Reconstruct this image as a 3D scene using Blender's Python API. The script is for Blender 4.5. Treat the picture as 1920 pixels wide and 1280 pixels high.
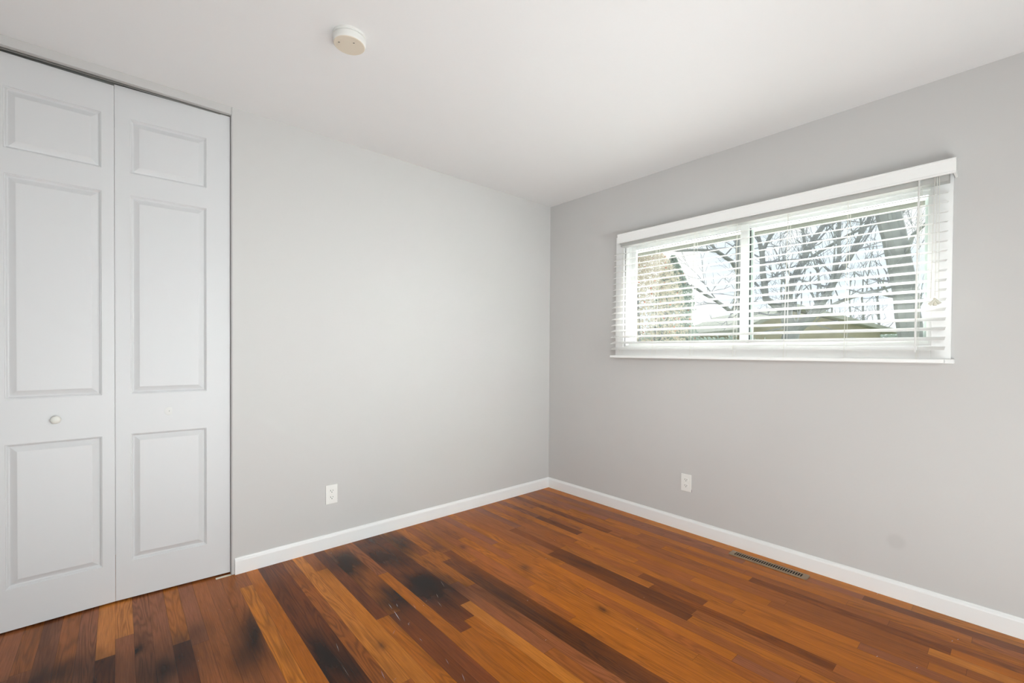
import bpy, bmesh, math, random
from mathutils import Vector, Matrix, noise
R = math.radians
for o in list(bpy.data.objects): bpy.data.objects.remove(o, do_unlink=True)
scene = bpy.context.scene
col = scene.collection

# ---------------------------------------------------------------- camera
F, YAW, PITCH, ROLL = 837.35, 0.849392, -0.010990, -0.006616
CAM = Vector((-2.82566, -2.71594, 1.18080)); SHY = 28.32
fw = Vector((math.cos(YAW)*math.cos(PITCH), math.sin(YAW)*math.cos(PITCH), math.sin(PITCH)))
rt = Vector((math.sin(YAW), -math.cos(YAW), 0)); up = rt.cross(fw)
rt2 = rt*math.cos(ROLL) - up*math.sin(ROLL); up2 = up*math.cos(ROLL) + rt*math.sin(ROLL)
cd = bpy.data.cameras.new('camera'); cam = bpy.data.objects.new('camera', cd); col.objects.link(cam)
cd.sensor_width = 36; cd.lens = F/1920*36; cd.shift_y = SHY/1920; cd.clip_start = .02; cd.clip_end = 200
m = Matrix((rt2, up2, -fw)).transposed().to_4x4(); m.translation = CAM; cam.matrix_world = m
scene.camera = cam
def at(x, y, depth):
    """world point seen at (x, y) at a distance in metres along the view"""
    return CAM + (fw + rt2*((x-960)/F) - up2*((y-640-SHY)/F))*depth

# ---------------------------------------------------------------- world and light
scene.view_settings.view_transform = 'Standard'; scene.view_settings.look = 'None'
scene.view_settings.gamma = 1; scene.view_settings.use_curve_mapping = False
scene.view_settings.exposure = 0.0
w = bpy.data.worlds.new('sky'); scene.world = w; w.use_nodes = True
nt = w.node_tree; N = nt.nodes; L = nt.links; N.clear()
tc = N.new('ShaderNodeTexCoord'); sep = N.new('ShaderNodeSeparateXYZ'); L.new(tc.outputs['Generated'], sep.inputs[0])
nz = N.new('ShaderNodeTexNoise'); nz.inputs['Scale'].default_value = 4.2; nz.inputs['Detail'].default_value = 7; nz.inputs['Distortion'].default_value = .5
L.new(tc.outputs['Generated'], nz.inputs['Vector'])
rp = N.new('ShaderNodeValToRGB'); L.new(nz.outputs['Fac'], rp.inputs[0])
rp.color_ramp.elements[0].position = .42; rp.color_ramp.elements[0].color = (.82, .91, 1.0, 1)
rp.color_ramp.elements[1].position = .58; rp.color_ramp.elements[1].color = (1.02, 1.0, .98, 1)
gr = N.new('ShaderNodeValToRGB'); L.new(sep.outputs['Z'], gr.inputs[0])
gr.color_ramp.elements[0].position = 0; gr.color_ramp.elements[0].color = (0, 0, 0, 1)
gr.color_ramp.elements[1].position = .02; gr.color_ramp.elements[1].color = (1, 1, 1, 1)
mx = N.new('ShaderNodeMix'); mx.data_type = 'RGBA'; L.new(gr.outputs[0], mx.inputs[0])
mx.inputs[6].default_value = (.66, .68, .70, 1); L.new(rp.outputs[0], mx.inputs[7])
bg = N.new('ShaderNodeBackground'); L.new(mx.outputs[2], bg.inputs[0]); bg.inputs[1].default_value = 1.2
wo = N.new('ShaderNodeOutputWorld'); L.new(bg.outputs[0], wo.inputs[0])
w.cycles.sampling_method = 'MANUAL'; w.cycles.sample_map_resolution = 512

def area(name, loc, aim, sx, sy, power, color=(1, 1, 1)):
    l = bpy.data.lights.new(name, 'AREA'); l.shape = 'RECTANGLE'; l.size = sx; l.size_y = sy; l.energy = power; l.color = color
    o = bpy.data.objects.new(name, l); col.objects.link(o); o.location = loc
    o.rotation_euler = (Vector(aim)-Vector(loc)).to_track_quat('-Z', 'Y').to_euler(); return o
COOL = (.96, 1.035, 1.045)
area('ceiling_fill', (-2.0, -3.3, .25), (-1.2, -1.2, 2.44), 3.2, .7, 41, COOL)        # added unseen fills, low behind the camera, to brighten the ceiling
area('ceiling_fill', (-2.9, -3.2, .25), (-1.0, -1.4, 2.44), 1.6, .7, 17, COOL)
area('unseen_fill', (-1.2, -3.5, 1.5), (-1.2, 0, 1.35), .5, .5, 8.2, COOL).data.spread = R(75)   # added soft fills behind the camera, lifting the walls and doors
area('unseen_fill', (-3.7, -3.2, 1.6), (0, -1.6, 1.1), .4, .4, 3.6, COOL).data.spread = R(70)
area('unseen_fill', (-2.4, -3.5, 1.2), (-2.9, 0, 1.0), .4, .4, 2.2, COOL).data.spread = R(60)
area('ground_bounce_fill', (1.25, -1.6, .15), (-.6, -1.5, 2.0), 2.6, 1.2, 900, (1.0, .99, .98))   # added unseen light below the sill, stands in for bounce off the ground
sun = bpy.data.lights.new('soft_sky_sun', 'SUN'); sun.energy = 6.0; sun.angle = R(80)
so = bpy.data.objects.new('soft_sky_sun', sun); col.objects.link(so); so.rotation_euler = Vector((-1, .15, -.45)).to_track_quat('-Z', 'Y').to_euler()

# ---------------------------------------------------------------- helpers
def srgb(h):
    h = h.lstrip('#'); v = [int(h[i:i+2], 16)/255 for i in (0, 2, 4)]
    return tuple((c/12.92 if c <= .04045 else ((c+.055)/1.055)**2.4) for c in v) + (1,)
def mat(name, color, rough=.5, metal=0, bump=0, bscale=200, spec=.5, var=0, vscale=3, trans=0):
    m = bpy.data.materials.new(name); m.use_nodes = True; nt = m.node_tree; b = nt.nodes['Principled BSDF']
    c = srgb(color) if isinstance(color, str) else tuple(color)+(1,)
    b.inputs['Base Color'].default_value = c; b.inputs['Roughness'].default_value = rough
    b.inputs['Metallic'].default_value = metal; b.inputs['Specular IOR Level'].default_value = spec
    tcn = nt.nodes.new('ShaderNodeTexCoord')
    n = nt.nodes.new('ShaderNodeTexNoise'); n.inputs['Scale'].default_value = bscale; n.inputs['Detail'].default_value = 3
    nt.links.new(tcn.outputs['Object'], n.inputs['Vector'])
    if bump:
        bp = nt.nodes.new('ShaderNodeBump'); bp.inputs['Strength'].default_value = bump; bp.inputs['Distance'].default_value = .002
        nt.links.new(n.outputs['Fac'], bp.inputs['Height']); nt.links.new(bp.outputs[0], b.inputs['Normal'])
    n2 = nt.nodes.new('ShaderNodeTexNoise'); n2.inputs['Scale'].default_value = vscale; n2.inputs['Detail'].default_value = 4
    nt.links.new(tcn.outputs['Object'], n2.inputs['Vector'])
    mr = nt.nodes.new('ShaderNodeMapRange'); mr.inputs[1].default_value = .3; mr.inputs[2].default_value = .7
    mr.inputs[3].default_value = 1-var; mr.inputs[4].default_value = 1+var; nt.links.new(n2.outputs['Fac'], mr.inputs[0])
    vm = nt.nodes.new('ShaderNodeVectorMath'); vm.operation = 'SCALE'; vm.inputs[0].default_value = c[:3]
    nt.links.new(mr.outputs[0], vm.inputs['Scale']); nt.links.new(vm.outputs[0], b.inputs['Base Color'])
    if trans:
        out = nt.nodes['Material Output']; t = nt.nodes.new('ShaderNodeBsdfTranslucent'); t.inputs[0].default_value = c
        ms = nt.nodes.new('ShaderNodeMixShader'); ms.inputs[0].default_value = trans
        nt.links.new(b.outputs[0], ms.inputs[1]); nt.links.new(t.outputs[0], ms.inputs[2]); nt.links.new(ms.outputs[0], out.inputs[0])
    m['vm'] = vm.name
    return m

class MB:
    def __init__(s): s.bm = bmesh.new()
    def box(s, a, b, bev=0, seg=2):
        a, b = Vector(a), Vector(b)
        r = bmesh.ops.create_cube(s.bm, size=1)
        vs = r['verts']
        for v in vs: v.co = Vector([(a[i]+b[i])/2 + v.co[i]*(b[i]-a[i]) for i in range(3)])
        if bev:
            es = list({e for v in vs for e in v.link_edges})
            bmesh.ops.bevel(s.bm, geom=es, offset=bev, segments=seg, affect='EDGES', profile=.6)
        return s
    def tube(s, pts, rad, n=8, cap=True):
        pts = [Vector(p) for p in pts]
        if not hasattr(rad, '__len__'): rad = [rad]*len(pts)
        rings = []; prev = None
        for i, p in enumerate(pts):
            d = (pts[min(i+1, len(pts)-1)]-pts[max(i-1, 0)]).normalized()
            a = prev if prev else (Vector((0, 0, 1)) if abs(d.z) < .9 else Vector((1, 0, 0)))
            u = (a - d*a.dot(d)).normalized(); prev = u; v = d.cross(u)
            rings.append([s.bm.verts.new(p+(u*math.cos(2*math.pi*k/n)+v*math.sin(2*math.pi*k/n))*rad[i]) for k in range(n)])
        for a, b in zip(rings, rings[1:]):
            for k in range(n): s.bm.faces.new((a[k], a[(k+1) % n], b[(k+1) % n], b[k]))
        if cap: s.bm.faces.new(rings[0][::-1]); s.bm.faces.new(rings[-1])
        return s
    def lathe(s, prof, n=40, mtx=Matrix()):
        """prof: (r, z) list revolved about z, then moved by mtx"""
        rings = []
        for r, z in prof:
            if r < 1e-6: rings.append([s.bm.verts.new(mtx @ Vector((0, 0, z)))])
            else: rings.append([s.bm.verts.new(mtx @ Vector((r*math.cos(2*math.pi*k/n), r*math.sin(2*math.pi*k/n), z))) for k in range(n)])
        for a, b in zip(rings, rings[1:]):
            for k in range(n):
                k2 = (k+1) % n
                if len(a) == 1 and len(b) > 1: s.bm.faces.new((a[0], b[k], b[k2]))
                elif len(b) == 1 and len(a) > 1: s.bm.faces.new((a[k], a[k2], b[0]))
                elif len(a) > 1: s.bm.faces.new((a[k], a[k2], b[k2], b[k]))
        return s
    def sweep(s, prof, p0, p1, nrm, m0=0, m1=0):
        """closed profile (out, up) swept from p0 to p1; out runs along nrm. m0/m1 mitre by out"""
        p0, p1, nrm = Vector(p0), Vector(p1), Vector(nrm); d = (p1-p0).normalized(); z = Vector((0, 0, 1))
        a = [s.bm.verts.new(p0+nrm*o+z*h+d*o*m0) for o, h in prof]; b = [s.bm.verts.new(p1+nrm*o+z*h-d*o*m1) for o, h in prof]
        n = len(prof)
        for k in range(n): s.bm.faces.new((a[k], a[(k+1) % n], b[(k+1) % n], b[k]))
        s.bm.faces.new(a[::-1]); s.bm.faces.new(b)
        return s
    def prism(s, pts, vec):
        vec = Vector(vec); a = [s.bm.verts.new(Vector(p)) for p in pts]; b = [s.bm.verts.new(Vector(p)+vec) for p in pts]; n = len(a)
        for k in range(n): s.bm.faces.new((a[k], a[(k+1) % n], b[(k+1) % n], b[k]))
        s.bm.faces.new(a[::-1]); s.bm.faces.new(b); return s
    def build(s, name, m, parent=None, smooth=False, kind=None, label=None, cat=None, group=None):
        bmesh.ops.recalc_face_normals(s.bm, faces=s.bm.faces)
        me = bpy.data.meshes.new(name); s.bm.to_mesh(me); s.bm.free()
        o = bpy.data.objects.new(name, me); col.objects.link(o); me.materials.append(m)
        if smooth:
            for p in me.polygons: p.use_smooth = True
            try: me.set_sharp_from_angle(angle=R(35))
            except Exception: pass
        if parent:
            o.parent = parent; o.matrix_parent_inverse = Matrix.Translation(-parent.location) if parent.parent is None and parent.type == 'EMPTY' else Matrix()
        return tag(o, label, cat, group, kind)
def tag(o, label=None, cat=None, group=None, kind=None):
    if label: o['label'] = label
    if cat: o['category'] = cat
    if group: o['group'] = group
    if kind: o['kind'] = kind
    return o
def empty(name, loc, **k):
    o = bpy.data.objects.new(name, None); col.objects.link(o); o.location = loc; o.empty_display_size = .1
    return tag(o, **k)

# ---------------------------------------------------------------- materials
M = {}
M['wall'] = mat('wall_paint', '#cdcbc9', .62, bump=.06, bscale=260, spec=.3, var=.006)
M['wall_r'] = M['wall'].copy(); M['wall_r'].name = 'wall_paint_scuffed'
M['ceil'] = mat('ceiling_paint', '#f0f0f0', .8, bump=.08, bscale=180, spec=.2, var=.004)
M['trim'] = mat('trim_gloss', '#f1f1f0', .32, spec=.45)
M['door'] = mat('door_paint', '#d7d7d8', .42, bump=.03, bscale=350, spec=.4)
M['slat'] = mat('blind_white', '#fafaf9', .38, trans=.55)
M['blind_solid'] = mat('blind_white_solid', '#f6f6f4', .4)
M['cord'] = mat('cord_white', '#efeee8', .8, trans=.3)
M['vinyl'] = mat('window_vinyl', '#eef0ee', .35)
M['dark'] = mat('shadow_dark', '#2b2a28', .8)
M['track'] = mat('steel_track', '#8a8a86', .45, metal=.6)
M['plate'] = mat('outlet_plastic', '#f1f0ec', .3)
M['slot'] = mat('outlet_slot', '#201c18', .7)
M['knob'] = mat('knob_paint', '#e4e3dc', .3)
M['detector'] = mat('detector_plastic', '#e9e8e4', .45)
M['detector_old'] = mat('detector_cover_yellowed', '#e0d5c3', .5)
M['brass'] = mat('register_bronze', '#9c856a', .45, metal=.35, bump=.05, var=.05, vscale=40)
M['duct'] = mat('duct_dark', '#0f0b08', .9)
M['screen'] = mat('screen_frame', '#b4bfba', .5)
M['gasket'] = mat('rubber_gasket', '#39403f', .7)
M['soffit'] = mat('soffit_paint', '#63665f', .8, var=.05)
M['bark'] = mat('bark', '#8d9291', .9, bump=.4, bscale=14, var=.18, vscale=5)
M['twig'] = mat('twig_bark', '#969b9e', .9, var=.2)
M['roof'] = mat('roof_shingle', '#a9ada1', .9, var=.12, vscale=6)
M['siding'] = mat('house_siding', '#b9b39d', .8, var=.1, vscale=3)
M['hedge'] = mat('hedge_leaf', '#b4c2b8', .8, var=.25, vscale=7, trans=.45)
M['dryleaf'] = mat('dry_leaf', '#dcd6c8', .8, var=.25, vscale=9, trans=.45)
M['berry'] = mat('berry_red', '#cf8f78', .5, var=.2)
M['grass'] = mat('lawn', '#8f9a78', .9, var=.2, vscale=2)
# a faint round scuff on the window wall, low down
nt = M['wall_r'].node_tree; b = nt.nodes['Principled BSDF']; vm = nt.nodes[M['wall_r']['vm']]
tcn = nt.nodes.new('ShaderNodeTexCoord'); ds = nt.nodes.new('ShaderNodeVectorMath'); ds.operation = 'DISTANCE'
nt.links.new(tcn.outputs['Object'], ds.inputs[0]); ds.inputs[1].default_value = (0, -2.331, .273)
mr = nt.nodes.new('ShaderNodeMapRange'); mr.interpolation_type = 'SMOOTHERSTEP'
mr.inputs[1].default_value = .018; mr.inputs[2].default_value = .05; mr.inputs[3].default_value = .93; mr.inputs[4].default_value = 1
nt.links.new(ds.outputs['Value'], mr.inputs[0])
v2 = nt.nodes.new('ShaderNodeVectorMath'); v2.operation = 'SCALE'; nt.links.new(vm.outputs[0], v2.inputs[0]); nt.links.new(mr.outputs[0], v2.inputs['Scale'])
nt.links.new(v2.outputs[0], b.inputs['Base Color'])
# thin clear glass
g = bpy.data.materials.new('window_glass'); g.use_nodes = True; nt = g.node_tree; nt.nodes.clear()
tr = nt.nodes.new('ShaderNodeBsdfTransparent'); tr.inputs[0].default_value = (.965, .978, .972, 1)
gl = nt.nodes.new('ShaderNodeBsdfGlossy'); gl.inputs['Roughness'].default_value = .02
fr = nt.nodes.new('ShaderNodeFresnel'); fr.inputs[0].default_value = 1.45
ms = nt.nodes.new('ShaderNodeMixShader'); out = nt.nodes.new('ShaderNodeOutputMaterial')
nt.links.new(fr.outputs[0], ms.inputs[0]); nt.links.new(tr.outputs[0], ms.inputs[1]); nt.links.new(gl.outputs[0], ms.inputs[2]); nt.links.new(ms.outputs[0], out.inputs[0])
M['glass'] = g

# ---------------------------------------------------------------- room shell
H = 2.44; XL, YB = -4.0, -3.7          # the room runs on past the frame to here
OX0, OX1 = -3.30, -2.3862               # closet opening
HD = 2.402                             # underside of the closet header
# window opening in the right wall
WY0, WY1, WZ0, WZ1 = -2.445, -.775, 1.225, 1.975
mb = MB(); mb.box((-.001, YB, 0), (.11, WY0, H)); mb.box((-.001, WY1, 0), (.11, .11, H))
mb.box((-.001, WY0, 0), (.11, WY1, WZ0)); mb.box((-.001, WY0, WZ1), (.11, WY1, H))
mb.build('wall_right', M['wall_r'], kind='structure')
mb = MB()
# left wall with a rounded corner bead at the closet opening
r = .008; pr = [(OX1+r-r*math.cos(a), r-r*math.sin(a)) for a in [R(i*15) for i in range(7)]]
pts = [(x, y, 0) for x, y in pr] + [(-.001, 0, 0), (-.001, .11, 0), (OX1, .11, 0)]
mb.prism(pts, (0, 0, H))
mb.box((OX0, 0, HD), (OX1, .11, H), .0)
mb.box((XL, 0, 0), (OX0, .11, H))
mb.build('wall_left', M['wall'], kind='structure')
mb = MB(); mb.box((XL, .70, 0), (-2.0, .75, H)); mb.box((XL, .11, 0), (XL+.05, .70, H)); mb.box((-2.05, .11, 0), (-2.0, .70, H))
mb.build('wall_closet', M['wall'], kind='structure')
MB().box((XL-.1, YB, 0), (XL, .75, H)).build('wall_side', M['wall'], kind='structure')
MB().box((XL-.1, YB-.1, 0), (.11, YB, H)).build('wall_rear', M['wall'], kind='structure')
MB().box((XL-.1, YB-.1, H), (.11, .75, H+.05)).build('ceiling', M['ceil'], kind='structure')

# baseboards: flat face, small bevelled top
bp = [(0, 0), (.013, 0), (.013, .068), (.011, .074), (.007, .079), (.005, .085), (0, .085)]
mb = MB(); mb.sweep(bp, (-2.372, 0, 0), (0, 0, 0), (0, -1, 0), 0, 1)
mb.build('baseboard_left', M['trim'], kind='structure')
mb = MB(); mb.sweep(bp, (0, 0, 0), (0, YB, 0), (-1, 0, 0), 1, 0)
mb.build('baseboard_right', M['trim'], kind='structure')

# ---------------------------------------------------------------- floor: strip oak, each plank its own tone
random.seed(11)
W = .0573; X0 = -2.84
PAL = dict(L='#bf793d', O='#b06a33', M='#9d5d32', R='#935a3a', D='#854a2b', K='#874c26')
rows = {
 -8: [(.9, 'R')], -7: [(.55, 'R'), (1, 'M')], -6: [(.35, 'R'), (1, 'R')], -5: [(.33, 'M'), (1, 'R')], -4: [(.5, 'R'), (1, 'D')],
 -3: [(.9, 'M'), (1.2, 'R')], -2: [(.9, 'R')], -1: [(.42, 'L'), (1.0, 'D')], 0: [(.30, 'L'), (1.1, 'R')],
 1: [(.9, 'R')], 2: [(1.2, 'R')], 3: [(.50, 'O'), (1.2, 'D')], 4: [(.55, 'R'), (1.3, 'M')], 5: [(1.4, 'M')], 6: [(1.5, 'M')],
 7: [(.5, 'M'), (1.5, 'M')], 8: [(.18, 'M'), (1.9, 'L')], 9: [(1.9, 'O')], 10: [(2.0, 'D')], 11: [(2.2, 'D')],
 12: [(1.6, 'M')], 13: [(1.28, 'L'), (2.2, 'M')], 14: [(.25, 'M'), (1.9, 'L')], 15: [(.866, 'D'), (1.9, 'O')],
 16: [(.87, 'M'), (2.1, 'D')], 17: [(.77, 'M'), (2.2, 'D')], 18: [(.5, 'R'), (2.4, 'O')], 19: [(1.18, 'D'), (2.2, 'O')],
 20: [(1.12, 'D'), (2.1, 'O')], 21: [(1.01, 'D'), (2.4, 'L')], 22: [(.825, 'O'), (1.5, 'R'), (2.3, 'M')],
 23: [(.45, 'M'), (.9, 'O'), (2.1, 'R')], 24: [(.59, 'O'), (2.4, 'K')], 25: [(.50, 'M'), (2.4, 'K')],
 26: [(.7, 'O'), (1.42, 'M'), (2.2, 'O')], 27: [(1.1, 'M'), (2.3, 'O')], 28: [(.4, 'M'), (1.2, 'O'), (2.2, 'O')],
 29: [(.8, 'M'), (1.9, 'O')], 30: [(.6, 'R'), (1.3, 'O'), (2.3, 'M')], 31: [(.9, 'O'), (2.0, 'O')], 32: [(.7, 'M'), (1.05, 'O'), (2.2, 'M')],
 33: [(.91, 'M'), (1.76, 'K'), (2.4, 'O')], 34: [(.5, 'M'), (.91, 'K'), (1.75, 'K'), (2.4, 'M')], 35: [(.5, 'R'), (.9, 'M'), (1.5, 'O'), (2.27, 'K')],
 36: [(.4, 'O'), (1.40, 'M'), (1.75, 'K'), (2.6, 'O')], 37: [(.9, 'M'), (1.9, 'O')], 38: [(.6, 'O'), (1.3, 'O'), (1.83, 'M'), (2.6, 'O')],
 39: [(.45, 'R'), (.84, 'K'), (1.6, 'M'), (2.3, 'O')], 40: [(.52, 'O'), (.8, 'M'), (1.95, 'O'), (2.5, 'M')], 41: [(.3, 'M'), (1.2, 'O'), (2.0, 'M'), (2.6, 'M')],
 42: [(.95, 'K'), (1.6, 'M'), (2.49, 'M'), (3.2, 'L')], 43: [(.7, 'O'), (1.3, 'M'), (1.8, 'O'), (2.55, 'K')], 44: [(.5, 'R'), (1.1, 'O'), (1.75, 'M'), (2.35, 'M')],
 45: [(.8, 'R'), (1.4, 'O'), (2.19, 'O'), (3.0, 'O')], 46: [(.6, 'M'), (1.2, 'R'), (1.7, 'R'), (2.6, 'O')], 47: [(.9, 'R'), (1.5, 'R'), (2.23, 'R'), (3.1, 'K')],
 48: [(1.0, 'O'), (2.4, 'L'), (3.4, 'L')], 49: [(1.3, 'L'), (3.0, 'L')]}
# (x, y, rx, ry, strength, rows it keeps to or None)
stains = [(-1.878, -.27, .075, .13, .95, (16, 17)), (-1.93, -.22, .10, .10, .5, None), (-1.70, -.33, .09, .13, .9, (19, 22)), (-1.66, -.08, .10, .08, .6, (19, 22)),
 (-1.53, -.20, .07, .16, .8, (22, 23)), (-1.694, -.76, .10, .13, 1.1, (19, 22)), (-1.62, -.83, .09, .12, .7, (19, 23)), (-1.80, -.70, .045, .10, 1.1, (16, 17)), (-1.86, -.80, .06, .07, .7, (16, 17)),
 (-1.95, -.60, .05, .22, .55, (15, 16)), (-2.402, -.62, .045, .16, .95, (6, 7)), (-2.47, -.78, .06, .14, .7, (5, 7)), (-2.241, -.98, .07, .17, .9, (10, 11)), (-2.196, -1.05, .06, .2, .6, (10, 11)),
 (-2.24, -.55, .05, .35, .35, (10, 11)), (-2.70, -.66, .10, .14, .9, None), (-2.62, -.47, .09, .08, .45, (3, 5)), (-3.03, -.42, .13, .08, .8, None), (-2.86, -.52, .10, .10, .5, None),
 (-2.774, -.42, .018, .035, .9, (1, 1)), (-2.052, -1.04, .012, .028, .9, (13, 14)), (-1.42, -1.35, .06, .55, .55, (24, 25)), (-1.50, -1.0, .08, .2, .4, (23, 25)),
 (-.90, -1.10, .05, .15, .4, (33, 35)), (-.857, -1.45, .05, .3, .35, (33, 34)), (-1.156, -.95, .02, .03, .6, None), (-1.159, -1.45, .012, .02, .9, None), (-1.39, -.45, .03, .05, .4, None),
 (-1.27, -.50, .02, .03, .6, None), (-3.06, -.12, .035, .3, .5, (-4, -4)), (-1.30, -.30, .12, .12, .25, None), (-.55, -.35, .1, .15, .2, None)]
def stain(x, y, row):
    s = 0
    q = Vector((x*9, y*3.5, 0)); nx = noise.noise(q)*.03+noise.noise(q*3.1)*.014; ny = noise.noise(q+Vector((9, 4, 2)))*.07+noise.noise(q*3.3+Vector((9, 4, 2)))*.02
    for sx, sy, rx, ry, st, rr in stains:
        if rr and not rr[0] <= row <= rr[1]: continue
        d = ((x+nx-sx)/rx)**2 + ((y+ny-sy)/ry)**2
        if d < 22: s = 1-(1-s)*(1-min(1, st)*(.70*math.exp(-.8*d**1.2)+.28*math.exp(-.22*d)))
    s *= 1+.30*noise.noise(Vector((x*45, y*5, 3)))
    return max(0, min(1, s))
bm = bmesh.new(); cl = bm.loops.layers.color.new('tone') if False else None
uv1 = bm.loops.layers.uv.new('grain'); uv2 = bm.loops.layers.uv.new('edge'); uv3 = bm.loops.layers.uv.new('seed')
fc = bm.verts.layers.float_color.new('tone')
def lin(h): return Vector(srgb(h)[:3])
n0 = int(math.floor((XL-X0)/W)); n1 = 49
for n in range(n0, n1+1):
    xa, xb = X0+n*W, X0+(n+1)*W
    if n == 48: xb = -.0
    if n == 49: continue
    ytop = .0 if xa > OX1 else .70
    segs = []; y = ytop
    spec = list(rows.get(n, []))
    ends = [(-e, c) for e, c in spec]
    if not ends: ends = [(-random.uniform(.2, .9), random.choice('MRRM'))]
    while ends[-1][0] > YB: ends.append((ends[-1][0]-random.uniform(.5, 1.3), random.choice('LOOOMMMRR' if n > 17 else 'LOMMMRRD')))
    if ytop > 0:                        # a joint under the closet doors
        pass
    for ye, c in ends:
        ye = max(ye, YB)
        if y-ye < .01: continue
        base = lin(PAL[c])
        if n < 8: base = base.lerp(Vector((1, 1, 1))*(base.x*.4+base.y*.5+base.z*.1), .08)*1.06      # duller, worn boards by the closet
        k = 1+random.uniform(-.07, .07); base = base*k
        hue = random.uniform(-.05, .05); base.x *= 1+hue*.4; base.z *= 1-hue*1.2
        sd = (random.random(), random.random()); off = random.uniform(0, 40)
        ny = max(1, int((y-ye)/.02)); nx = 3
        grid = []
        for j in range(ny+1):
            yy = y+(ye-y)*j/ny; rowv = []
            for i in range(nx+1):
                xx = xa+(xb-xa)*i/nx
                v = bm.verts.new((xx, yy, 0)); s = stain(xx, yy, n)
                sc = base*(1-s) + Vector((.010, .0052, .0042))*s
                if c in 'DK':
                    tt = max(0, min(1, .5+1.1*noise.noise(Vector((xx*6, yy*1.7, n*5.3))) + .35*noise.noise(Vector((xx*40, yy*3.0, n)))))
                    tt *= 1 if c == 'D' else .7
                    sc = sc*(1-tt*.40)
                # broad honest colour drift along the boards (worn, sun-bleached finish)
                dr = 1+.10*noise.noise(Vector((xx*1.3, yy*.8, 7))) + .08*noise.noise(Vector((xx*4, yy*2.2, n*3.1)))
                sc = sc*dr
                v[fc] = (sc.x, sc.y, sc.z, s); rowv.append(v)
            grid.append(rowv)
        for j in range(ny):
            for i in range(nx):
                f = bm.faces.new((grid[j+1][i], grid[j+1][i+1], grid[j][i+1], grid[j][i]))
                for lp in f.loops:
                    vx, vy = lp.vert.co.x, lp.vert.co.y
                    lp[uv1].uv = (vx-xa, vy+off); lp[uv2].uv = (min(vx-xa, xb-vx) if nx == 0 else (vx-xa)/(xb-xa), min(y-vy, 1.) if False else (y-vy)/(y-ye))
                    lp[uv3].uv = (sd[0], y-ye)
        y = ye
        if y <= YB: break
# small flecks and scratches of pale paint, part of the floor finish
def fleck(p, q, w0, c=(.75, .73, .70)):
    p = Vector((p[0], p[1], .0006)); q = Vector((q[0], q[1], .0006)); d = (q-p); t = Vector((-d.y, d.x, 0)).normalized()*w0*.6
    mid = (p+q)/2
    vs = [bm.verts.new(v) for v in (p, mid-t, q, mid+t)]
    for v in vs: v[fc] = (*c, -1)
    f = bm.faces.new(vs)
    for lp in f.loops: lp[uv1].uv = (0, 0); lp[uv2].uv = (.5, .5); lp[uv3].uv = (.5, 1)
def fl(x, y):
    d = fw + rt2*((x-960)/F) - up2*((y-640-SHY)/F); s = -CAM.z/d.z; q = CAM+d*s; return (q.x, q.y)
for a, b2, wd, tone in [((728, 1131), (736, 1142), .0012, .6), ((738, 1144), (751, 1164), .0016, .8), ((743, 1131), (746, 1138), .0014, .6), ((775, 1133), (780, 1142), .0008, .4),
                  ((818, 1113), (822, 1121), .0014, .5), ((826, 1089), (834, 1101), .0010, .35), ((820, 1127), (829, 1138), .0010, .35), ((765, 1168), (767, 1172), .0014, .6),
                  ((786, 1196), (792, 1202), .0010, .45), ((835, 1234), (842, 1246), .0009, .4), ((866, 1262), (872, 1278), .0010, .5), ((736, 1190), (741, 1180), .0008, .35),
                  ((714, 1256), (722, 1274), .0013, .4), ((630, 1205), (636, 1222), .0012, .3), ((640, 1245), (656, 1270), .0010, .28), ((738, 1275), (744, 1270), .0008, .35)]:
    fleck(fl(*a), fl(*b2), wd, (tone, tone*.93, tone*.88))
for x, y, rr in [(620, 1037, 3), (793, 1135.5, 3), (798.6, 1127, 2.2), (371, 1239, 2.2), (429, 1143, 2), (504, 1063, 2), (1784, 1202, 3.5), (1795, 1199, 3), (1643, 1231, 4),
                 (1718, 1252, 3), (1023, 1047, 2), (1039, 1013, 2), (1022, 1200, 3), (988, 1126, 3), (766, 1168, 3), (1207, 1120, 1.5), (1644, 1113.5, 4), (1165, 1010, 2), (1194, 1179, 2)]:
    p = fl(x, y); q = fl(x+rr*.8, y-rr*.3); fleck(p, q, .0016, (.62, .58, .50))
me = bpy.data.meshes.new('floor'); bm.to_mesh(me); bm.free()
floor = bpy.data.objects.new('floor', me); col.objects.link(floor); tag(floor, kind='structure')
m = bpy.data.materials.new('strip_floor'); m.use_nodes = True; nt = m.node_tree; b = nt.nodes['Principled BSDF']; me.materials.append(m)
def nn(t, **kw):
    n = nt.nodes.new(t)
    for k, v in kw.items(): setattr(n, k, v)
    return n
def ma(op, a, b_=None, c_=None, clamp=False):
    n = nn('ShaderNodeMath', operation=op); n.use_clamp = clamp
    for i, v in enumerate((a, b_, c_)):
        if v is None: continue
        if isinstance(v, (int, float)): n.inputs[i].default_value = v
        else: nt.links.new(v, n.inputs[i])
    return n.outputs[0]
at_ = nn('ShaderNodeAttribute', attribute_name='tone'); u1 = nn('ShaderNodeUVMap', uv_map='grain'); u2 = nn('ShaderNodeUVMap', uv_map='edge'); u3 = nn('ShaderNodeUVMap', uv_map='seed')
s1 = nn('ShaderNodeSeparateXYZ'); nt.links.new(u1.outputs[0], s1.inputs[0])
s2 = nn('ShaderNodeSeparateXYZ'); nt.links.new(u2.outputs[0], s2.inputs[0]); s3 = nn('ShaderNodeSeparateXYZ'); nt.links.new(u3.outputs[0], s3.inputs[0])
seed = ma('MULTIPLY', s3.outputs[0], 97.)
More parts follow.
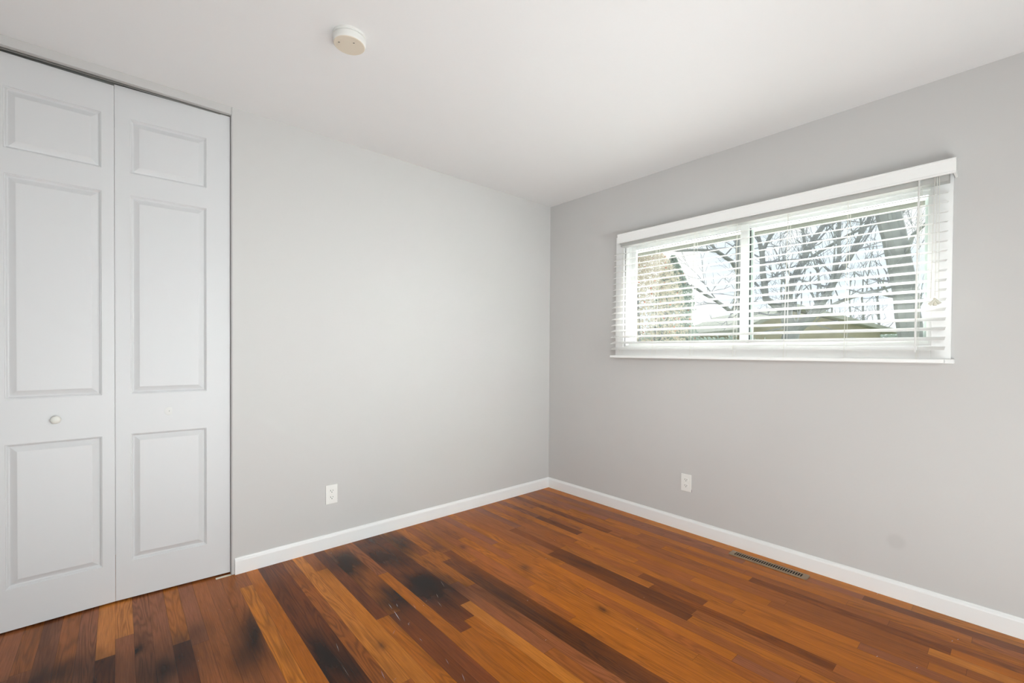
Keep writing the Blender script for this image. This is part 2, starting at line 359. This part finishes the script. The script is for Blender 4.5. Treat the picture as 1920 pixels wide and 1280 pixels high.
def stretched(sx, sy, scale, detail, rough=.5, dist=0):
    cb = nn('ShaderNodeCombineXYZ'); nt.links.new(ma('MULTIPLY', s1.outputs[0], sx), cb.inputs[0]); nt.links.new(ma('MULTIPLY', s1.outputs[1], sy), cb.inputs[1]); nt.links.new(seed, cb.inputs[2])
    n = nn('ShaderNodeTexNoise'); n.inputs['Scale'].default_value = scale; n.inputs['Detail'].default_value = detail; n.inputs['Roughness'].default_value = rough; n.inputs['Distortion'].default_value = dist
    nt.links.new(cb.outputs[0], n.inputs['Vector']); return n.outputs['Fac']
fib = stretched(330, 9, 1, 3, .6)                        # pores
fibm = ma('MULTIPLY_ADD', ma('SUBTRACT', fib, .5), .95, 1.)
fld = stretched(16, 1.5, 1, 2, .45, .3)                  # ring field, contour lines give cathedral grain
ring = ma('SINE', ma('MULTIPLY', fld, 72.))
ring = ma('POWER', ma('MULTIPLY_ADD', ring, .5, .5), 1.6)
amt = stretched(0, .9, 1, 1)
ringa = ma('MULTIPLY', ma('MULTIPLY_ADD', ma('SINE', ma('MULTIPLY', seed, 3.3)), .5, .62), .31)
ringm = ma('SUBTRACT', 1.07, ma('MULTIPLY', ring, ringa))
blotch = stretched(14, 2.2, 1, 4, .6)
blm = ma('MULTIPLY_ADD', ma('SUBTRACT', blotch, .5), .6, 1.)
gm = ma('MULTIPLY', ma('MULTIPLY', fibm, ringm), blm)
# seams
ex = ma('MULTIPLY', ma('MINIMUM', s2.outputs[0], ma('SUBTRACT', 1., s2.outputs[0])), W)
ey = ma('MULTIPLY', ma('MINIMUM', s2.outputs[1], ma('SUBTRACT', 1., s2.outputs[1])), s3.outputs[1])
e = ma('MINIMUM', ex, ey)
mr = nn('ShaderNodeMapRange'); nt.links.new(e, mr.inputs[0]); mr.inputs[1].default_value = .0002; mr.inputs[2].default_value = .0012; mr.inputs[3].default_value = .52; mr.inputs[4].default_value = 1.
gm = ma('MULTIPLY', gm, mr.outputs[0])
isf = ma('LESS_THAN', at_.outputs['Alpha'], -.5)
gm = ma('ADD', ma('MULTIPLY', gm, ma('SUBTRACT', 1., isf)), isf)
vs = nn('ShaderNodeVectorMath', operation='SCALE'); nt.links.new(at_.outputs['Color'], vs.inputs[0]); nt.links.new(gm, vs.inputs['Scale'])
hs = nn('ShaderNodeHueSaturation'); hs.inputs['Saturation'].default_value = 1.07; hs.inputs['Value'].default_value = 1.0
nt.links.new(vs.outputs[0], hs.inputs['Color']); nt.links.new(hs.outputs[0], b.inputs['Base Color'])
M['floor_hs'] = hs
b.inputs['Roughness'].default_value = .27; b.inputs['Specular IOR Level'].default_value = .17

# ---------------------------------------------------------------- closet: bifold door leaves
def door_leaf(x0, x1, y0, y1, z0, z1, panels, parent, name='door_leaf'):
    """leaf with raised panels; panels = [(px0, px1, pz0, pz1)] in leaf coords along x. Front faces -y."""
    ang = math.atan2(y1-y0, x1-x0); Wd = math.hypot(x1-x0, y1-y0); T = .034
    bm = bmesh.new()
    xs = sorted({0, Wd} | {p[0] for p in panels} | {p[1] for p in panels}); zs = sorted({0, z1-z0} | {p[2] for p in panels} | {p[3] for p in panels})
    V = {}
    def vt(x, y, z):
        k = (round(x, 5), round(y, 5), round(z, 5))
        if k not in V: V[k] = bm.verts.new((x, y, z))
        return V[k]
    for i in range(len(xs)-1):
        for j in range(len(zs)-1):
            cx, cz = (xs[i]+xs[i+1])/2, (zs[j]+zs[j+1])/2
            if any(p[0] < cx < p[1] and p[2] < cz < p[3] for p in panels): continue
            bm.faces.new((vt(xs[i], 0, zs[j]), vt(xs[i+1], 0, zs[j]), vt(xs[i+1], 0, zs[j+1]), vt(xs[i], 0, zs[j+1])))
    prof = [(0, 0), (.0012, .0030), (.0035, .0036), (.0065, .0080), (.0090, .0118), (.0115, .0124), (.0145, .0112), (.0330, .0012), (.0350, .0008), (.0370, .0008)]
    for a, b_, c, d in panels:
        loops = [[(a+o, dpt, c+o), (b_-o, dpt, c+o), (b_-o, dpt, d-o), (a+o, dpt, d-o)] for o, dpt in prof]
        for l1, l2 in zip(loops, loops[1:]):
            for k in range(4):
                k2 = (k+1) % 4; bm.faces.new((vt(*l1[k]), vt(*l1[k2]), vt(*l2[k2]), vt(*l2[k])))
        bm.faces.new([vt(*q) for q in loops[-1]])
    h = z1-z0
    bm.faces.new((vt(0, T, 0), vt(0, T, h), vt(Wd, T, h), vt(Wd, T, 0)))
    c = [(0, 0), (Wd, 0)]
    bm.faces.new([vt(x, 0, 0) for x in reversed(xs)] + [vt(0, T, 0), vt(Wd, T, 0)])
    bm.faces.new([vt(x, 0, h) for x in xs] + [vt(Wd, T, h), vt(0, T, h)])
    bm.faces.new([vt(0, 0, z) for z in zs] + [vt(0, T, h), vt(0, T, 0)])
    bm.faces.new([vt(Wd, 0, z) for z in reversed(zs)] + [vt(Wd, T, 0), vt(Wd, T, h)])
    bmesh.ops.transform(bm, matrix=Matrix.Translation((x0, y0, z0)) @ Matrix.Rotation(ang, 4, 'Z'), verts=bm.verts)
    mb = MB(); mb.bm.free(); mb.bm = bm
    return mb.build(name, M['door'], parent)
closet = empty('door_1', (-2.84, .05, 0), kind='structure')
PZ = [(.182, .782), (.970, 1.900), (2.003, 2.255)]
ZB = .009
seamy = .046
leafA = door_leaf(-3.292, -2.8412, .034, seamy, ZB, 2.389, [(.112, .407, a-ZB, b_-ZB) for a, b_ in PZ], closet)
leafB = door_leaf(-2.8400, -2.3885, seamy, .024, ZB, 2.396, [(.054, .350, a-ZB, b_-ZB) for a, b_ in PZ], closet)
# knob on the left leaf, filled knob mark on the right leaf
kn = [(0, .029), (.006, .0288), (.012, .0272), (.0155, .024), (.0172, .0195), (.0165, .015), (.013, .0115), (.0085, .009), (.0075, .006), (.0085, .002), (.0095, 0)]
mb = MB(); mb.lathe(kn, 32, Matrix.Translation((-3.032, .0415, .874)) @ Matrix.Rotation(R(90), 4, 'X'))
mb.build('knob', M['knob'], leafA, smooth=True)
mb = MB(); mb.lathe([(0, .0006), (.003, .0010), (.0035, .0002), (.004, .0006), (.019, .0006), (.0205, 0)], 32, Matrix.Translation((-2.642, .0364, .879)) @ Matrix.Rotation(R(90), 4, 'X'))
pm = mat('filler_patch', '#dfdfdd', .6); mb.build('filled_knob_mark', pm, leafB, smooth=True)
mb = MB(); mb.lathe([(0, .002), (.0018, .0018), (.002, 0)], 12, Matrix.Translation((-2.642, .0358, .879)) @ Matrix.Rotation(R(90), 4, 'X'))
mb.build('screw_hole', mat('hole_grey', '#8d8c88', .8), leafB)
# overhead track and the floor pivot plate
mb = MB(); mb.box((OX0+.002, .026, HD-.008), (OX1-.002, .029, HD-.0005)); mb.box((OX0+.002, .055, HD-.008), (OX1-.002, .058, HD-.0005)); mb.box((OX0+.002, .026, HD-.002), (OX1-.002, .058, HD-.0005))
mb.build('track', M['track'], closet)
mb = MB(); mb.box((-2.455, -.004, .0005), (-2.3875, .012, .0030))
mb.build('floor_pivot', mat('pivot_cream', '#e8dcc8', .5), closet)

# ---------------------------------------------------------------- window
win = empty('window_1', (0, (WY0+WY1)/2, WZ0), kind='structure')
CY0, CY1, CZ0, CZ1 = -2.511, -.703, 1.158, 2.04
def ring_boxes(mb, x0, x1, y0, y1, z0, z1, wy, wz, bev=0):
    mb.box((x0, y0, z0), (x1, y0+wy, z1), bev); mb.box((x0, y1-wy, z0), (x1, y1, z1), bev)
    mb.box((x0, y0+wy, z0), (x1, y1-wy, z0+wz), bev); mb.box((x0, y0+wy, z1-wz), (x1, y1-wy, z1), bev)
mb = MB(); ring_boxes(mb, -.018, .0, CY0, CY1, CZ0, CZ1, .066, .066, .0015)
mb.build('casing', M['trim'], win)
mb = MB(); ring_boxes(mb, -.001, .05, WY0-.003, WY1+.003, WZ0-.003, WZ1+.003, .010, .010)
mb.build('jamb_liner', M['trim'], win)
mb = MB(); mb.box((-.03, CY0-.012, 1.140), (.0, CY1+.004, 1.160), .003)
mb.build('window_sill', M['trim'], win)
mb = MB(); ring_boxes(mb, .04, .10, WY0+.004, WY1-.004, WZ0+.004, WZ1-.004, .012, .012, .001)
mb.build('window_frame', M['vinyl'], win)
YM = -1.61
mb = MB(); ring_boxes(mb, .045, .066, -1.617, WY1-.013, WZ0+.014, WZ1-.013, .044, .022, .002)
sl = mb.build('sliding_sash', M['vinyl'], win)
mb = MB(); ring_boxes(mb, .049, .058, -1.575, -.827, 1.259, 1.942, .003, .003)
mb.build('gasket', M['gasket'], sl)
mb = MB(); mb.box((.053, -1.575, 1.258), (.056, -.827, 1.943)); mb.build('pane', M['glass'], sl)
mb = MB(); ring_boxes(mb, .070, .092, WY0+.014, -1.59, WZ0+.014, WZ1-.013, .012, .020, .002)
sr = mb.build('fixed_sash', M['vinyl'], win)
mb = MB(); mb.box((.078, WY0+.024, 1.258), (.081, -1.60, 1.945)); mb.build('pane', M['glass'], sr)
mb = MB(); mb.box((.071, -1.624, 1.25), (.076, -1.617, 1.95)); mb.build('gasket', M['gasket'], sr)
mb = MB(); ring_boxes(mb, .101, .112, WY0+.012, -1.60, WZ0+.012, WZ1-.010, .028, .024, .002)
mb.build('screen_frame', M['screen'], win)
# roof overhang outside, above the window
mb = MB(); mb.box((.11, -4.6, 2.02), (.50, 1.2, 2.06)); mb.box((.48, -4.6, 1.995), (.50, 1.2, 2.12))
mb.build('trim_1', M['soffit'], kind='structure')

# ---------------------------------------------------------------- blind
blind = empty('window_blind', (-.05, (CY0+CY1)/2, 2.0), label='white wooden slat blind hanging over the wide window, slats tilted half open', cat='blind')
VY0, VY1 = -2.523, -.762
vp = [(.0, .0), (.058, .0), (.0605, .004), (.0605, .010), (.063, .014), (.063, .050), (.060, .056), (.063, .060), (.063, .068), (.0, .068)]
pv = [(.000, 0), (.0085, 0), (.0115, .003), (.0115, .007), (.0095, .0095), (.0095, .054), (.0115, .0575), (.0115, .063), (.0085, .067), (0, .067)]
mb = MB()
def vcorner(side, yy):
    pass
z0v = 1.975
mb.sweep([(.0785+o-.0, h) for o, h in pv], (0, VY1, z0v), (0, VY0, z0v), (-1, 0, 0))
mb.box((-.0785, VY0, z0v), (-.0005, VY0+.009, z0v+.067), .0015); mb.box((-.0785, VY1-.009, z0v), (-.0005, VY1, z0v+.067), .0015)
mb.build('valance', M['blind_solid'], blind)
mb = MB(); mb.box((-.074, -2.500, 1.950), (-.021, -.780, 2.036), .001); mb.build('headrail', mat('headrail_steel_shaded', '#b4b4b0', .5), blind)  # shade under the valance is put into the rail's grey
SY0, SY1 = -2.497, -.728
def bx(z): return -.048 - .048*(1.96-z)/.78       # the blind swings out over the sill at its foot
def slat(z, parent):
    mb = MB(); xc = bx(z); t = R(18.5); pr = []
    for k in range(9):
        u = -.025+.05*k/8; crown = .0014*(1-(u/.025)**2); pr.append((u, crown+.0010))
    for k in range(8, -1, -1):
        u = -.025+.05*k/8; crown = .0014*(1-(u/.025)**2); pr.append((u, crown-.0010))
    pts = [(xc+u*math.cos(t)-v*math.sin(t), SY0, z+u*math.sin(t)+v*math.cos(t)) for u, v in pr]
    mb.prism(pts, (0, SY1-SY0, 0)); return mb.build('slat', M['slat'], parent)
zs_ = [1.208+.0434*i for i in range(17)]
for z in zs_: slat(z, blind)
mb = MB(); xb_ = bx(1.155); mb.box((xb_-.025, SY0, 1.143), (xb_+.025, SY1, 1.160), .004, 3); mb.build('bottom_rail', M['blind_solid'], blind)
for y in (-.80, -1.07, -1.338, -1.60, -1.868, -2.138, -2.408):
    mb = MB(); c20, s20 = math.cos(R(20))*.0262, math.sin(R(20))*.0262
    for s in (-1, 1): mb.tube([(bx(z)+s*c20, y, z+s*s20) for z in [1.156]+zs_+[1.998]], .0010, 5)
    mb.tube([(bx(z), y+.006, z) for z in [1.156, 1.998]], .0009, 5)
    for z in zs_: mb.tube([(bx(z)-c20, y, z-s20-.002), (bx(z)+c20, y, z+s20-.002)], .0006, 4)
    mb.build('ladder_cord', M['cord'], blind)
mb = MB(); mb.tube([(-.080, -2.403, 2.0), (-.098, -2.403, 1.80), (-.128, -2.403, 1.19)], .0042, 6)
mb.build('tilt_wand', M['slat'], blind)
mb = MB(); mb.tube([(-.082, -2.463, 2.0), (-.108, -2.464, 1.44)], .0011, 5); mb.tube([(-.082, -2.470, 2.0), (-.109, -2.476, 1.43)], .0011, 5); mb.tube([(-.082, -2.456, 2.0), (-.107, -2.450, 1.43)], .0011, 5)
cd_ = mb.build('pull_cord', M['cord'], blind)
tas = [(0, .034), (.003, .033), (.0045, .026), (.006, .012), (.0075, .002), (.0065, 0), (0, 0)]
for (y, z, rx, ry) in [(-2.464, 1.398, 0, 8), (-2.480, 1.405, -38, 5), (-2.446, 1.402, 40, -4)]:
    mb = MB(); mb.lathe(tas, 14, Matrix.Translation((-.110, y, z)) @ Matrix.Rotation(R(rx), 4, 'X') @ Matrix.Rotation(R(ry), 4, 'Y'))
    mb.build('tassel', mat('tassel_ivory', '#dcdacb', .5), cd_, smooth=True)

# ---------------------------------------------------------------- wall outlets
def outlet(loc, rz, label):
    o = empty('wall_outlet', loc, label=label, cat='outlet'); o.rotation_euler = (0, 0, rz)
    def add(mb, nm, m, par=o, **k):
        ob = mb.build(nm, m, None, **k); ob.parent = par; ob.matrix_parent_inverse = Matrix(); return ob
    # local frame: x across, -y out of the wall, z up, centred
    mb = MB(); mb.box((-.0345, -.0055, -.0565), (.0345, -.0002, .0565), .0022, 3); add(mb, 'cover_plate', M['plate'])
    for s in (-1, 1):
        mb = MB(); cz = s*.0195
        ring = [(.0165*math.cos(a), -.0052, cz+max(-.0122, min(.0122, .0165*math.sin(a)))) for a in [R(k*10) for k in range(36)]]
        mb.prism(ring, (0, -.0022, 0)); rc = add(mb, 'receptacle', M['plate'])
        mb = MB(); mb.box((-.0078, -.00775, cz-.001), (-.0054, -.0073, cz+.0075)); mb.box((.0054, -.00775, cz), (.0076, -.0073, cz+.0068))
        mb.lathe([(0, 0), (.0026, 0), (.0026, .0005), (0, .0005)], 14, Matrix.Translation((0, -.0073, cz-.0065)) @ Matrix.Rotation(R(90), 4, 'X'))
        add(mb, 'contact_slot', M['slot'], rc)
    mb = MB(); mb.lathe([(0, .0012), (.0022, .001), (.003, 0)], 14, Matrix.Translation((0, -.0055, 0)) @ Matrix.Rotation(R(90), 4, 'X')); add(mb, 'screw', M['plate'], smooth=True)
    return o
outlet((-1.872, 0, .321), 0, 'white double wall outlet low on the wall beside the closet doors')
o2 = outlet((0, -1.265, .320), R(-90), 'white double wall outlet low on the wall under the window')
mb = MB(); mb.box((.0347, -.0012, -.056), (.0372, -.0002, -.040)); ob = mb.build('plaster_gap', M['slot'], None); ob.parent = o2

# ---------------------------------------------------------------- smoke detector
det = empty('smoke_detector', (-2.131, -.928, H), label='round white smoke detector with a yellowed cover on the ceiling', cat='smoke detector')
T0 = Matrix.Translation((-2.131, -.928, H)) @ Matrix.Rotation(R(180), 4, 'X')
mb = MB(); mb.lathe([(0, 0), (.062, 0), (.063, .003), (.063, .009), (.061, .0105), (.058, .011), (.058, .0125), (0, .0125)], 64, T0); mb.build('mounting_base', M['detector'], det, smooth=True)
mb = MB(); mb.lathe([(0, .0125), (.0595, .0125), (.0625, .015), (.0625, .030), (.0610, .036), (.0590, .0385)], 64, T0); body = mb.build('housing', M['detector'], det, smooth=True)
mb = MB(); mb.lathe([(.0592, .0383), (.0570, .0400), (.03, .0412), (0, .0415)], 64, T0); cov = mb.build('cover', M['detector_old'], det, smooth=True)
fx = Vector((.60, .80, 0)); 
for (dx, dy) in ((-.040, .004), (.006, -.030)):
    mb = MB(); p = Vector((-2.131+dx, -.928+dy, H-.0414)); a = R(-40)
    mb.box((-.0032, -.0014, -.0012), (.0032, .0014, .0006), .0005)
    bmesh.ops.transform(mb.bm, matrix=Matrix.Translation(p) @ Matrix.Rotation(a, 4, 'Z'), verts=mb.bm.verts)
    mb.build('indicator_slot', mat('slot_grey', '#6b675e', .6), cov)

# ---------------------------------------------------------------- floor register
reg = empty('floor_register', (-.107, -1.797, 0), label='bronze metal floor register with narrow slots beside the baseboard under the window', cat='floor register')
rx0, rx1, ry0, ry1, zt = -.140, -.074, -1.997, -1.597, .0052
sx0, sx1 = -.127, -.087
bm = bmesh.new()
ns = 29; pitch = (ry1-ry0-.052)/ns; sw = pitch*.60; ys = [ry0+.026+pitch*(i+.5) for i in range(ns)]
mb = MB()
mb.box((rx0+.002, ry0+.002, zt-.0014), (sx0, ry1-.002, zt)); mb.box((sx1, ry0+.002, zt-.0014), (rx1-.002, ry1-.002, zt))
prev = ry0+.002
for y in ys+[None]:
    e = (y-sw/2) if y is not None else ry1-.002
    mb.box((sx0, prev, zt-.0014), (sx1, e, zt)); prev = (y+sw/2) if y is not None else 0
c = .010
oc = [(rx0, ry0+c), (rx0+c*.3, ry0+c*.3), (rx0+c, ry0), (rx1-c, ry0), (rx1-c*.3, ry0+c*.3), (rx1, ry0+c), (rx1, ry1-c), (rx1-c*.3, ry1-c*.3), (rx1-c, ry1), (rx0+c, ry1), (rx0+c*.3, ry1-c*.3), (rx0, ry1-c)]
ic = [(x+(.0035 if x < -.107 else -.0035), y+(.0035 if y < -1.797 else -.0035)) for x, y in oc]
va = [mb.bm.verts.new((x, y, .0)) for x, y in oc]; vb = [mb.bm.verts.new((x, y, .0032)) for x, y in oc]; vc = [mb.bm.verts.new((x, y, zt+.0001)) for x, y in ic]
for l1, l2 in ((va, vb), (vb, vc)):
    for k in range(12): mb.bm.faces.new((l1[k], l1[(k+1) % 12], l2[(k+1) % 12], l2[k]))
mb.build('grille_plate', M['brass'], reg)
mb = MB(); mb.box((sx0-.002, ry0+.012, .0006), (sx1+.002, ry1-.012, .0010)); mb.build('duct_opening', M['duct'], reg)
mb = MB(); mb.box((sx0+.004, ys[-1]-.006, zt), (sx1-.026, ys[-1]-.0045, zt+.004)); mb.build('damper_lever', M['brass'], reg)

# ---------------------------------------------------------------- outdoors
random.seed(5)
MB().box((.6, -14, -.62), (60, 45, -.60)).build('ground', M['grass'], kind='structure')
def limb(mb, pts, radii, n=8):
    # smooth a polyline with a few wobbling in-between points
    P = [pts[0]]; Q = [radii[0]]
    for a, b_, ra, rb in zip(pts, pts[1:], radii, radii[1:]):
        k = max(2, int((b_-a).length/.35))
        for i in range(1, k+1):
            t = i/k; w_ = (b_-a).length*.02*math.sin(math.pi*t)
            P.append(a.lerp(b_, t)+Vector([random.uniform(-w_, w_) for _ in range(3)])); Q.append(ra+(rb-ra)*t)
    mb.tube(P, Q, n); return P, Q
def grow(mb, p, d, ln, r, lv, spread=.75, upb=.15):
    n = 4; pts = [p]; dd = d.normalized(); rad = [r]
    for i in range(n):
        dd = (dd + Vector([random.uniform(-.22, .22) for _ in range(3)]) + Vector((0, 0, upb*.3))).normalized()
        pts.append(pts[-1]+dd*ln/n); rad.append(max(.003, r*(1-.62*(i+1)/n)))
    mb.tube(pts, rad, 5 if r > .03 else 3, cap=False)
    if lv > 0:
        for k in range(random.choice((2, 2, 3))):
            i = random.randint(1, n); q = pts[i]; side = Vector([random.uniform(-1, 1) for _ in range(3)])
            nd = (dd + side*spread + Vector((0, 0, upb))).normalized()
            grow(mb, q, nd, ln*random.uniform(.5, .78), rad[i]*.72, lv-1, spread, upb)
def tree(label, depth, limbs, twigs=2, tl=.9, tr_=.028, dens=.5, lv=3, name='bare_tree', base=None):
    """limbs: list of [(x, y, width_px, extra_depth)...]"""
    P0 = at(limbs[0][0][0], limbs[0][0][1], depth)
    t = empty(name, (P0.x, P0.y, -.6), label=label, cat='tree', group=None)
    mbt = MB(); mbw = MB()
    for lb in limbs:
        pts = [at(x, y, depth+e) for x, y, wd, e in lb]; rad = [wd*(depth+e)/F/2 for x, y, wd, e in lb]
        if lb is limbs[0]:
            pts = [Vector((pts[0].x+.1, pts[0].y-.05, -.62))]+pts; rad = [rad[0]*1.35]+rad
        P, Q = limb(mbt, pts, rad, 10)
        for i in range(2, len(P)):
            if P[i].z < 1.3: continue
            for _ in range(twigs):
                if random.random() < dens:
                    ax = (P[i]-P[i-1]).normalized(); s = Vector([random.uniform(-1, 1) for _ in range(3)])
                    grow(mbw, P[i], ax*.55+s*.8+Vector((0, 0, .25)), tl*random.uniform(.6, 1.2), min(Q[i]*.5, tr_), lv)
    mbt.build('trunk', M['bark'], t, smooth=True); mbw.build('branches', M['twig'], t)
    return t
tree('thick leaning tree trunk outside the right end of the window', 7.0, [
    [(1712, 660, 40, 0), (1706, 615, 39, 0), (1699, 560, 38, 0), (1688, 500, 38, 0), (1676, 440, 38, 0), (1663, 385, 40, 0), (1652, 330, 40, .1), (1640, 240, 36, .3)],
    [(1690, 505, 7, 0), (1712, 440, 7, -.3), (1750, 405, 5, -.6)],
    [(1672, 420, 8, 0), (1700, 385, 7, .2), (1745, 352, 5, .4)],
    [(1695, 560, 6, 0), (1640, 548, 6, .3), (1590, 560, 4, .8)]], dens=.3, tl=.75)
tree('wide forking bare tree outside the middle of the window', 9.0, [
    [(1475, 655, 30, 0), (1485, 620, 27, 0), (1474, 590, 20, 0), (1478, 552, 15, 0), (1500, 500, 12, .2), (1525, 450, 10, .4), (1555, 405, 8, .6), (1580, 350, 6, .8)],
    [(1488, 620, 22, 0), (1522, 592, 17, -.2), (1545, 560, 14, -.3), (1568, 520, 11, -.3), (1595, 480, 9, -.3), (1628, 415, 7, -.3), (1650, 350, 5, -.2)],
    [(1478, 590, 14, 0), (1436, 560, 12, .2), (1430, 510, 10, .3), (1429, 475, 9, .4), (1421, 440, 6, .5), (1408, 395, 5, .6)],
    [(1429, 475, 7, .4), (1445, 440, 6, .3), (1462, 405, 5, .2), (1476, 360, 4, .1)],
    [(1560, 535, 8, -.3), (1574, 480, 7, -.1), (1574, 410, 6, .1), (1576, 350, 5, .2)],
    [(1500, 500, 7, .2), (1540, 470, 6, .3), (1592, 440, 5, .3), (1640, 418, 4, .2)],
    [(1522, 592, 8, -.2), (1575, 565, 6, -.4), (1625, 548, 5, -.6), (1680, 535, 4, -.6)],
    [(1510, 480, 6, .3), (1505, 430, 5, .5), (1513, 385, 4, .6), (1520, 340, 3, .6)]], dens=.62, tl=1.05)
tree('bare tree with long arching limbs outside the left half of the window', 10.5, [
    [(1398, 660, 20, 0), (1392, 600, 18, 0), (1388, 520, 15, 0), (1386, 470, 12, 0), (1380, 430, 8, 0), (1376, 390, 6, 0), (1372, 340, 5, 0)],
    [(1388, 520, 9, 0), (1372, 490, 8, -.2), (1345, 471, 6, -.4), (1310, 468, 5, -.7), (1270, 470, 4, -1), (1230, 462, 3, -1.3)],
    [(1390, 560, 9, 0), (1372, 585, 8, -.2), (1352, 570, 6, -.4), (1322, 552, 5, -.7), (1296, 535, 4, -.9)],
    [(1345, 471, 4, -.4), (1325, 450, 4, -.4), (1306, 442, 3, -.5), (1290, 425, 3, -.5)]], dens=.6, tl=.9, tr_=.02)
for i, (x, y, wd) in enumerate([(1598, 640, 4), (1621, 640, 5), (1650, 640, 5), (1563, 640, 4)]):
    tree(['slender bare sapling left of the far row by the roof end', 'slender bare sapling between two others in the far row', 'slender bare sapling just left of the thick leaning trunk', 'slender bare sapling standing over the sloping roof'][i], 26+i*.9,
         [[(x, y, wd, 0), (x-2, 600, wd*.8, 0), (x-5, 560, wd*.6, .2), (x-3, 520, wd*.4, .2)]], dens=.45, tl=1.7, tr_=.03, lv=2, name='bare_sapling')
# leafy shrubs
def leaf_mass(mb, n, fn, size):
    for _ in range(n):
        c = fn(); s = size*random.uniform(.5, 1.3); a = Vector([random.gauss(0, 1) for _ in range(3)]).normalized(); b_ = a.orthogonal().normalized(); e = a.cross(b_)
        vs = [mb.bm.verts.new(c+b_*s), mb.bm.verts.new(c+e*s*.45+a*s*.15), mb.bm.verts.new(c-b_*s), mb.bm.verts.new(c-e*s*.45+a*s*.15)]; mb.bm.faces.new(vs)
def shrub(name, label, cat, x, depth, topy, wpx, n, mleaf, leaf=.05, berries=0, shape='cone'):
    top = at(x, topy, depth); base = Vector((top.x, top.y, -.6)); Hh = top.z+.6; Rr = wpx*depth/F/2
    t = empty(name, base, label=label, cat=cat)
    mb = MB(); stems = []
    for k in range(7):
        a = k*2.4; rr = Rr*.55; p1 = base+Vector((math.cos(a)*rr, math.sin(a)*rr, Hh*random.uniform(.55, .92))); mb.tube([base+Vector((math.cos(a)*.08, math.sin(a)*.08, 0)), base.lerp(p1, .5)+Vector((0, 0, .1)), p1], [.05, .03, .012], 6); stems.append(p1)
    mb.build('stems', M['twig'], t)
    def fn():
        while True:
            h = random.random()**.8; a = random.uniform(0, 6.283)
            lim = Rr*((1-h**5)*.95+.05)*(1-.25*h) if shape == 'column' else Rr*math.sqrt(max(0, 1-max(0, 2.2*h-1.2)**2))
            lim *= 1+.35*noise.noise(Vector((math.cos(a)*2, math.sin(a)*2, h*7+x)))
            r_ = lim*random.random()**.35
            return base+Vector((math.cos(a)*r_, math.sin(a)*r_, h*Hh))
    mb = MB(); leaf_mass(mb, n, fn, leaf); mb.build('foliage', mleaf, t)
    if berries:
        mb = MB()
        for _ in range(berries):
            c = fn(); bmesh.ops.create_icosphere(mb.bm, subdivisions=1, radius=.016, matrix=Matrix.Translation(c))
        tag(mb.build('berries', M['berry'], t), kind='stuff')
    return t
shrub('leafy_shrub', 'tall dry leafed shrub with red berries outside the left end of the window', 'shrub', 1212, 8.2, 462, 150, 16000, M['dryleaf'], .028, 260, 'dome')
shrub('evergreen_shrub', 'grey green evergreen shrub behind the berry shrub', 'shrub', 1262, 9.9, 480, 118, 15000, M['hedge'], .034, 60, 'column')
# hedge and houses beyond the garden
def house(label, x0, x1, ye, yr, depth, xr):
    """gable house: eave and ridge heights from the view, real depth"""
    a = at(x0, 640, depth); b_ = at(x1, 640, depth); ez = at((x0+x1)/2, ye, depth).z; rz = at(xr, yr, depth).z
    a.z = b_.z = -.6; d = (b_-a).normalized(); back = Vector((-d.y, d.x, 0))*(6 if Vector((-d.y, d.x, 0)).dot(fw) > 0 else -6)
    h = empty('house', ((a+b_+back)/2).xy.to_3d()+Vector((0, 0, -.6)), label=label, cat='house')
    mb = MB(); t = (xr-x0)/(x1-x0); r0 = a.lerp(b_, t); zv = Vector((0, 0, 1))
    mb.prism([a, b_, Vector((b_.x, b_.y, ez)), Vector((r0.x, r0.y, rz-.08)), Vector((a.x, a.y, ez))], back); mb.build('walls', M['siding'], h)
    mb = MB(); o = -back.normalized()*.35
    for q, s in ((a, -1), (b_, 1)):
        e0 = Vector((q.x, q.y, ez))+d*s*.4-zv*.12; r1 = Vector((r0.x, r0.y, rz))
        mb.prism([e0+o, r1+o, r1+o+zv*.14, e0+o+zv*.14], back-o*2)
    mb.build('roof', M['roof'], h)
    mb = MB(); w0 = a.lerp(b_, .25)+o*.06; w1 = a.lerp(b_, .4)+o*.06
    mb.prism([w0+zv*.9, w1+zv*.9, w1+zv*2., w0+zv*2.], o*.15); mb.build('window', M['gasket'], h)
house('low neighbouring house with a sloping grey roof beyond the forking tree', 1400, 1650, 619, 578, 16.5, 1480)
house('far pale house with a low roof behind the arching tree', 1275, 1392, 628, 610, 24, 1330)
mb = MB()
ha, hb = at(1150, 640, 15.5), at(1420, 640, 13.8)
def hf():
    t = random.random(); p = ha.lerp(hb, t); z = random.uniform(-.5, at(1300, 634, 14).z+.25*noise.noise(Vector((t*14, 0, 0)))); return Vector((p.x+random.uniform(-.4, .4), p.y+random.uniform(-.4, .4), z))
leaf_mass(mb, 9000, hf, .08); tag(mb.build('hedge', M['hedge']), 'long grey green hedge beyond the shrubs at the left of the window', 'hedge')
mb = MB()
ha2, hb2 = at(1560, 640, 21), at(1790, 640, 17)
def hf2():
    t = random.random(); p = ha2.lerp(hb2, t); z = random.uniform(-.5, at(1680, 622, 18).z+.3*noise.noise(Vector((t*17, 5, 0)))); return Vector((p.x+random.uniform(-.4, .4), p.y+random.uniform(-.4, .4), z))
leaf_mass(mb, 9000, hf2, .08); tag(mb.build('hedge', M['hedge']), 'loose hedge row beyond the thick leaning trunk at the right of the window', 'hedge')
